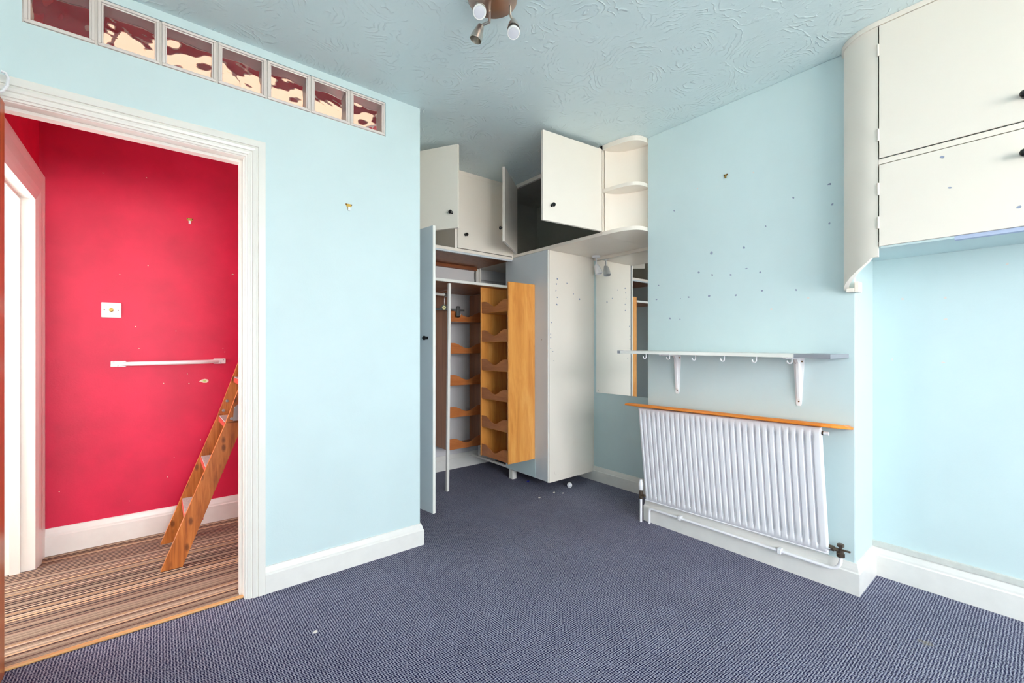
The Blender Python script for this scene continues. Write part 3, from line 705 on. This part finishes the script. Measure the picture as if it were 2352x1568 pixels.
# pipe run and valves
PXX = 2.466; zp = .100; PR = .0078
pts = [(PXX, 1.637, .0), (PXX, 1.637, zp-.018), (PXX, 1.632, zp-.006), (PXX, 1.618, zp)]
pts += [(PXX, y, zp) for y in (1.4, 1.1, .8, .665)]
for k in range(1, 9):
    a = PI/2*k/8; pts.append((PXX, .665-.047*math.sin(a), zp+.047*(1-math.cos(a))))
pts.append((PXX, .618, .172))
o = obj('pipe', MB().tube(pts, PR, 14), M_rad, t)
for y in (1.425, .874):
    obj('pipe_clip', MB().box((PXX-.0125, y-.009, zp-.012), (XB-.019, y+.009, zp+.014), .003), M_hook, o)
o = obj('pipe', MB().tube([(2.452, 1.690, 0), (2.452, 1.690, .155)], PR, 14), M_rad, t)
v = obj('valve', MB().lathe([(.010, 0), (.013, .004), (.013, .018), (.010, .022), (.012, .03), (.012, .046), (.009, .05), (.011, .056), (.011, .064)], (2.452, 1.690, .15), (0, 0, 1), 16).tube([(2.452, 1.69, .175), (2.448, 1.655, .178)], .009, 12), M_chrome, t)
obj('valve_cap', MB().lathe([(.012, 0), (.0145, .004), (.017, .035), (.015, .05), (.010, .066), (.009, .070)], (2.452, 1.690, .208), (0, 0, 1), 18), M_hook, v)
v = obj('valve', MB().lathe([(.010, 0), (.0165, .004), (.0165, .020), (.012, .024), (.012, .038), (.006, .040), (.006, .050)], (PXX, .618, .163), (0, 0, 1), 8).tube([(PXX, .618, .194), (PXX-.004, .655, .196)], .009, 8).lathe([(.014, 0), (.014, .018)], (PXX-.002, .643, .196), (0, 1, 0), 6), M_chrome, t)
obj('valve_head', MB().lathe([(.013, 0), (.014, .003), (.014, .012), (.012, .014)], (PXX, .618, .212), (0, 0, 1), 6), M_chrome, v)
obj('valve_tail', MB().tube([(PXX-.004, .655, .196), (PXX-.006, .672, .196)], .0105, 12), M_hook, v)
obj('lever', MB().box((PXX-.006, .580, .196), (PXX+.006, .612, .203), .002), M_chrome, v)
# wooden shelf over the radiator
f = lambda y: .7655+(.778-.7655)*(1.745-y)/(1.745-.60)
def wsh():
    outline = [(XB-.004, 1.70), (XB-.03, 1.745), (2.37, 1.752), (2.347, 1.735), (2.344, 1.6), (2.344, .66), (2.358, .625), (2.41, .585), (2.46, .572), (XB-.004, .580)]
    b = MB(); n = len(outline); c = (2.43, 1.16)
    lv = []
    for dz, s_ in ((0, 0), (.003, .003), (.010, .003), (.018, -.012)):
        for x, y in outline:
            xx = x-s_*(1 if x < 2.40 else 0); yy = y+s_*(1 if y > 1.7 else (-1 if y < .62 else 0)); lv.append((xx, yy, f(y)+dz-.135*(xx-2.344)))
    fs = []
    for k in range(3):
        for i in range(n): a = k*n+i; c2 = k*n+(i+1) % n; fs.append((a, c2, c2+n, a+n))
    fs += [tuple(reversed(range(n))), tuple(range(3*n, 4*n))]
    return b.add(lv, fs)
tag(obj('radiator_shelf', wsh(), M_oak, loc=(2.42, 1.16, .76)), 'orange varnished wooden shelf board lying over the white radiator', 'shelf')

# ------------------------------------------------------------------ right-hand cupboard above the alcove
XR = 2.37
t = thing('wall_cupboard', 'cream high cupboard with curved end and black knobs at the right edge of the photo', 'cupboard', (2.6, 0, 1.56), 'cream high cupboards under the ceiling')
arc = lambda r_, th: (2.505-(.135-r_)*math.cos(th), .463+(.149-r_)*math.sin(th))
N = 24; vs = []; fs = []
def zlow(th):
    u = th/(PI/2)
    if u < .14: return 1.524
    q = (u-.14)/.86; return 1.512-.108*(1-(1-q)**1.5)
ths = [0, .02]+[PI/2*(.02+.98*i/N) for i in range(1, N+1)]
for th in ths:
    for r_ in (0, .018):
        x, y = arc(r_, th); vs += [(min(x, XB-.0005) , y, zlow(th)), (min(x, XB-.0005), y, H-.001)]
for i in range(len(ths)-1):
    a = i*4; b_ = a+4
    fs += [(a, b_, b_+1, a+1), (a+2, a+3, b_+3, b_+2), (a, a+2, b_+2, b_), (a+1, b_+1, b_+3, a+3)]
e = (len(ths)-1)*4; fs += [(0, 1, 3, 2), (e, e+2, e+3, e+1)]
o = obj('curved_end', MB().add(vs, fs, True), M_cream, t, ang=50)
obj('corner_block', MB().box((2.478, .552, 1.392), (XB+.028, YP-.0005, 1.440), .003).box((2.476, YP-.0005, 1.394), (XB-.0005, .60, 1.412), .003), M_cream, t)
rp2 = [arc(-.008, PI/2*i/16) for i in range(17)]+[(XR-.008, .463)]
pol = [arc(-.008, PI/2*i/16) for i in range(17)]; pol = [(min(x, XB-.0005), y) for x, y in pol]; pol += [(XB-.0005, .463), (XR+.02, .45), (XR+.02, -.98), (XR-.008, -.98)]
obj('top_rail', MB().prism(pol, 2.498, H-.001), M_cream, t)
YN = -.98
obj('carcass', MB().box((XR+.002, YN, 1.567), (XR+.02, .462, 1.585)).box((XR-.001, YN, 1.913), (XR+.02, .462, 1.934)).box((XR+.002, YN, 1.585), (XR+.02, YN+.02, 2.50)).box((XR+.02, YN, 1.575), (XC-.001, YN+.018, H-.002)).box((XR+.02, YN, 1.90), (XC-.001, .462, 1.915)), M_cream, t)
obj('bottom_board', MB().prism([(XR+.02, YN), (XC-.001, YN), (XC-.001, YP-.002), (2.497, YP-.002)]+[arc(.021, PI/2*k/10) for k in range(7, -1, -1)], 1.574, 1.588), M_blue, t)
obj('front_batten', MB().box((XR+.003, .235, 1.558), (XR+.030, .455, 1.5665)), M_blue, t)
obj('front_batten', MB().box((XR+.003, YN, 1.552), (XR+.030, .235, 1.5665)), M_lilac, t)
for k, y in enumerate((.459, -.02, -.499)):
    for z0, z1, kz in ((1.567, 1.909, 1.818), (1.938, 2.496, 2.023)):
        dd = door_leaf(t, (XR-.005, y), (XR-.005, y-.472), z0, z1, (-1, 0), T=.0045, kn=(.400, kz))
        if k == 0 and z0 < 1.6:
            for yy, zz in ((.268, 1.877), (.247, 1.754), (.073, 1.635)): chip(t, (XR-.0052, yy, zz), (-1, 0, 0), M_chipg, .0085)

# ------------------------------------------------------------------ ceiling spotlight
cx, cy = 1.017, 1.378
t = thing('ceiling_light', 'round brushed nickel ceiling spotlight plate with angled bulbs', 'light', (cx, cy, H))
obj('base_plate', MB().lathe([(.097, 0), (.097, .018), (.094, .023), (.085, .026), (.01, .027)], (cx, cy, H-.0005), (0, 0, -1), 48), M_nickeldark, t)
def head(base, joint, direc, bulb=True):
    a = MB().tube([base, (base[0], base[1], joint[2]+.006), joint], .0055, 10); obj('arm', a, M_nickel, t)
    d = Vector(direc).normalized(); j = Vector(joint)
    s_ = obj('spot_shade', MB().lathe([(.008, -.004), (.013, 0), (.018, .018), (.0235, .045), (.025, .062), (.0235, .062), (.0205, .045), (.012, .012), (.002, .010)], j, d, 28), M_nickel, t)
    if bulb:
        b = obj('bulb', MB().lathe([(.012, .03), (.0135, .06), (.0155, .066), (.0245, .083), (.0255, .090), (.0235, .094), (.021, .0935)], j, d, 28), M_cap, s_)
        obj('bulb_lens', MB().lathe([(.0205, .0925), (.0195, .0945), (.010, .0955), (.001, .0958)], j, d, 24), M_lens, b)
head((1.040, 1.430, H-.027), (1.020, 1.463, 2.449), (-.25, .18, -.85), False)
head((1.085, 1.352, H-.027), (1.112, 1.366, 2.452), (-.32, -.40, -.86))
head((.972, 1.420, H-.027), (.982, 1.409, 2.468), (-.45, -.55, -.70))
head((.975, 1.300, H-.027), (.945, 1.235, 2.45), (-.3, -.9, -.4))

# ------------------------------------------------------------------ landing objects
t = thing('loft_ladder', 'jointed pine loft ladder with carpeted red treads leaning in the hall', 'ladder', (.1, 3.05, 0))
xe = lambda z: .007+(.285-.007)*z/.72 if z <= .72 else .285+.3333*(z-.72)
Wd = .0885; ZT = 2.52
for y0, nm in ((2.84, 0), (3.233, 1)):
    low = [(xe(0), 0.0005), (xe(0)+Wd, 0.0005), (xe(.66)+Wd, .66), (xe(.72)+.004, .72)]
    low = [(.007, .0005), (.096, .0005), (.285+.086, .725), (.285, .725)]
    up = [(.285, .727), (.371, .727), (xe(ZT)+.086, ZT), (xe(ZT), ZT)]
    M = frame((0, y0, 0), (1, 0, 0), (0, 0, 1), (0, 1, 0))
    for pol in (low, up):
        so = obj('stringer', MB().prism(pol, 0, .028, M), M_pine, t)
    if nm == 0:
        pl_ = [(.318, .735), (.352, .735), (.372, .80), (.345, .83), (.322, .80)]
        obj('joint_plate', MB().prism(pl_, -.003, 0, M), M_steel, so)
    for bx, bz in ((.331, .806), (.312, .748)):
        yy = y0-(.003 if nm == 0 else 0)
        obj('bolt', MB().lathe([(.0085, 0), (.0085, .003), (.005, .004), (.005, .008)], (bx, yy, bz), (0, -1, 0), 10), M_steel, so)
for k in range(9):
    z = .243+.2355*k; x = xe(z)+.004
    if z > 2.45: break
    tr_ = obj('tread', MB().box((x, 2.868, z-.03), (x+.082, 3.233, z), .003), M_redtread, t)
    obj('tread_carpet', MB().box((x+.003, 2.872, z), (x+.080, 3.229, z+.006), .002), wallpaint('tread_carpet_%d' % k, (176, 164, 158), .25, .95, 160) if k == 0 else bpy.data.materials['tread_carpet_0'], tr_)
# grab rail
t = thing('grab_rail', 'white tubular grab rail fixed across the red hall wall', 'rail', (.065, 3.45, 1.045))
pts = [(-.175, 3.452, 1.042), (-.150, 3.443, 1.042), (-.125, 3.424, 1.0425), (-.10, 3.416, 1.043), (.22, 3.416, 1.0465), (.25, 3.424, 1.047), (.28, 3.443, 1.048), (.305, 3.452, 1.048)]
obj('bar', MB().tube(pts, [.010, .012, .0125, .0125, .0125, .0125, .012, .010], 16), M_hook, t)
for x0, x1, zc in ((-.219, -.150, 1.042), (.278, .346, 1.049)):
    e = obj('end_plate', MB().box((x0, 3.448, zc-.0175), (x1, 3.4595, zc+.0175), .004), M_hook, t)
    for dx, dz in ((.013, .008), (.033, -.010)) if x0 < 0 else ((.055, .008), (.04, -.010)):
        obj('screw', MB().lathe([(.004, 0), (.003, .002)], (x0+dx, 3.448, zc+dz), (0, -1, 0), 10), M_steel, e)
# aerial socket
t = thing('aerial_socket', 'square white aerial socket plate on the red hall wall', 'socket', (-.215, 3.46, 1.357))
pz = obj('plate', MB().box((-.259, 3.449, 1.313), (-.171, 3.4595, 1.401), .004), M_hook, t)
obj('connector', MB().lathe([(.010, 0), (.010, .004), (.0065, .005), (.0065, .014), (.004, .014), (.004, .006)], (-.215, 3.449, 1.357), (0, -1, 0), 16), M_brass, pz)
for dx in (-.030, .030): obj('screw', MB().lathe([(.003, 0), (.002, .0015)], (-.215+dx, 3.449, 1.357), (0, -1, 0), 10), M_screw, pz)
# picture hooks
def pic_hook(p, n, label, s_=1.0):
    n = Vector(n); u = Vector((0, 0, 1)).cross(n).normalized(); F = frame(p, u, (0, 0, 1), n)
    t = thing('picture_hook', label, 'hook', p, 'brass picture hooks left in walls')
    pol = [(-.017*s_, .012*s_), (.017*s_, .012*s_), (.016*s_, .004*s_), (.006*s_, -.008*s_), (.006*s_, -.022*s_), (-.006*s_, -.022*s_), (-.006*s_, -.008*s_), (-.016*s_, .004*s_)]
    o = obj('hook_plate', MB().prism(pol, .0003, .0016, F), M_brass, t)
    obj('hook_lip', MB().box((-.006*s_, -.022*s_, .0016), (.006*s_, -.019*s_, .008)).v and MB().box((-.006*s_, -.024*s_, .0008), (.006*s_, -.018*s_, .009), .001, F).box((-.006*s_, -.018*s_, .007), (.006*s_, -.004*s_, .009), .001, F), M_hook if s_ > .9 else M_brass, o)
    obj('pin', MB().lathe([(.003, 0), (.003, .004), (.0015, .005)], F @ Vector((.013*s_, .008*s_, .0012)), n, 8).lathe([(.003, 0), (.003, .004), (.0015, .005)], F @ Vector((-.013*s_, .008*s_, .0012)), n, 8), M_screw, o)
pic_hook((.768, YA-.0003, 1.873), (0, -1, 0), 'brass picture hook with white lip on the blue wall right of the doorway')
pic_hook((.154, 3.4597, 1.950), (0, -1, 0), 'brass picture hook high on the red hall wall')
pic_hook((XB-.0003, 1.165, 2.115), (-1, 0, 0), 'narrow brass picture hook high on the blue chimney wall', .62)

# ------------------------------------------------------------------ bits left on the carpet
def scrap(p, r, m, label, name='paper_scrap', cat='scrap'):
    pts = [(r*random.uniform(.6, 1.1)*math.cos(a+random.uniform(-.2, .2)), r*random.uniform(.5, .9)*math.sin(a)) for a in [2*PI*i/6 for i in range(6)]]
    o = obj(name, MB().prism(pts, 0, .003, frame((*p, .0008), Vector((1, 0, .1)).normalized(), (0, 1, 0), (0, 0, 1))), m, loc=(*p, 0)); tag(o, label, cat, 'litter on the blue carpet')
scrap((2.411, 2.455), .012, M_paper, 'white paper scrap on the carpet just in front of the wardrobe box corner')
scrap((2.454, 2.40), .009, M_paper, 'small white paper scrap on the carpet nearer the clear furniture cup')
scrap((2.241, 2.44), .010, M_paper, 'pale flat paper scrap on open carpet furthest out from the wardrobe box')
scrap((.487, 1.853), .010, M_paper, 'single white paper speck on the carpet near the doorway')
scrap((2.44, 2.80), .016, M_blueplastic, 'small blue plastic piece lying in the dark under the wardrobe box', 'plastic_piece', 'plastic')
t = thing('furniture_cup', 'clear round plastic furniture cup on the carpet beside the wardrobe box', 'cup', (2.60, 2.47, 0))
obj('cup', MB().lathe([(.020, 0), (.0215, .005), (.020, .011), (.012, .013)], (2.60, 2.47, .019), Vector((-.55, -.75, .25)), 20), M_cap, t)
obj('cup_lens', MB().lathe([(.016, .0), (.014, .003), (.004, .005)], Vector((2.60, 2.47, .019))+Vector((-.55, -.75, .25)).normalized()*.0125, Vector((-.55, -.75, .25)), 20), M_lens, t)

# ------------------------------------------------------------------ outside ground
struct('floor', MB().box((-30, -40, -0.5), (30, -2.8, -0.3)), M_ground)
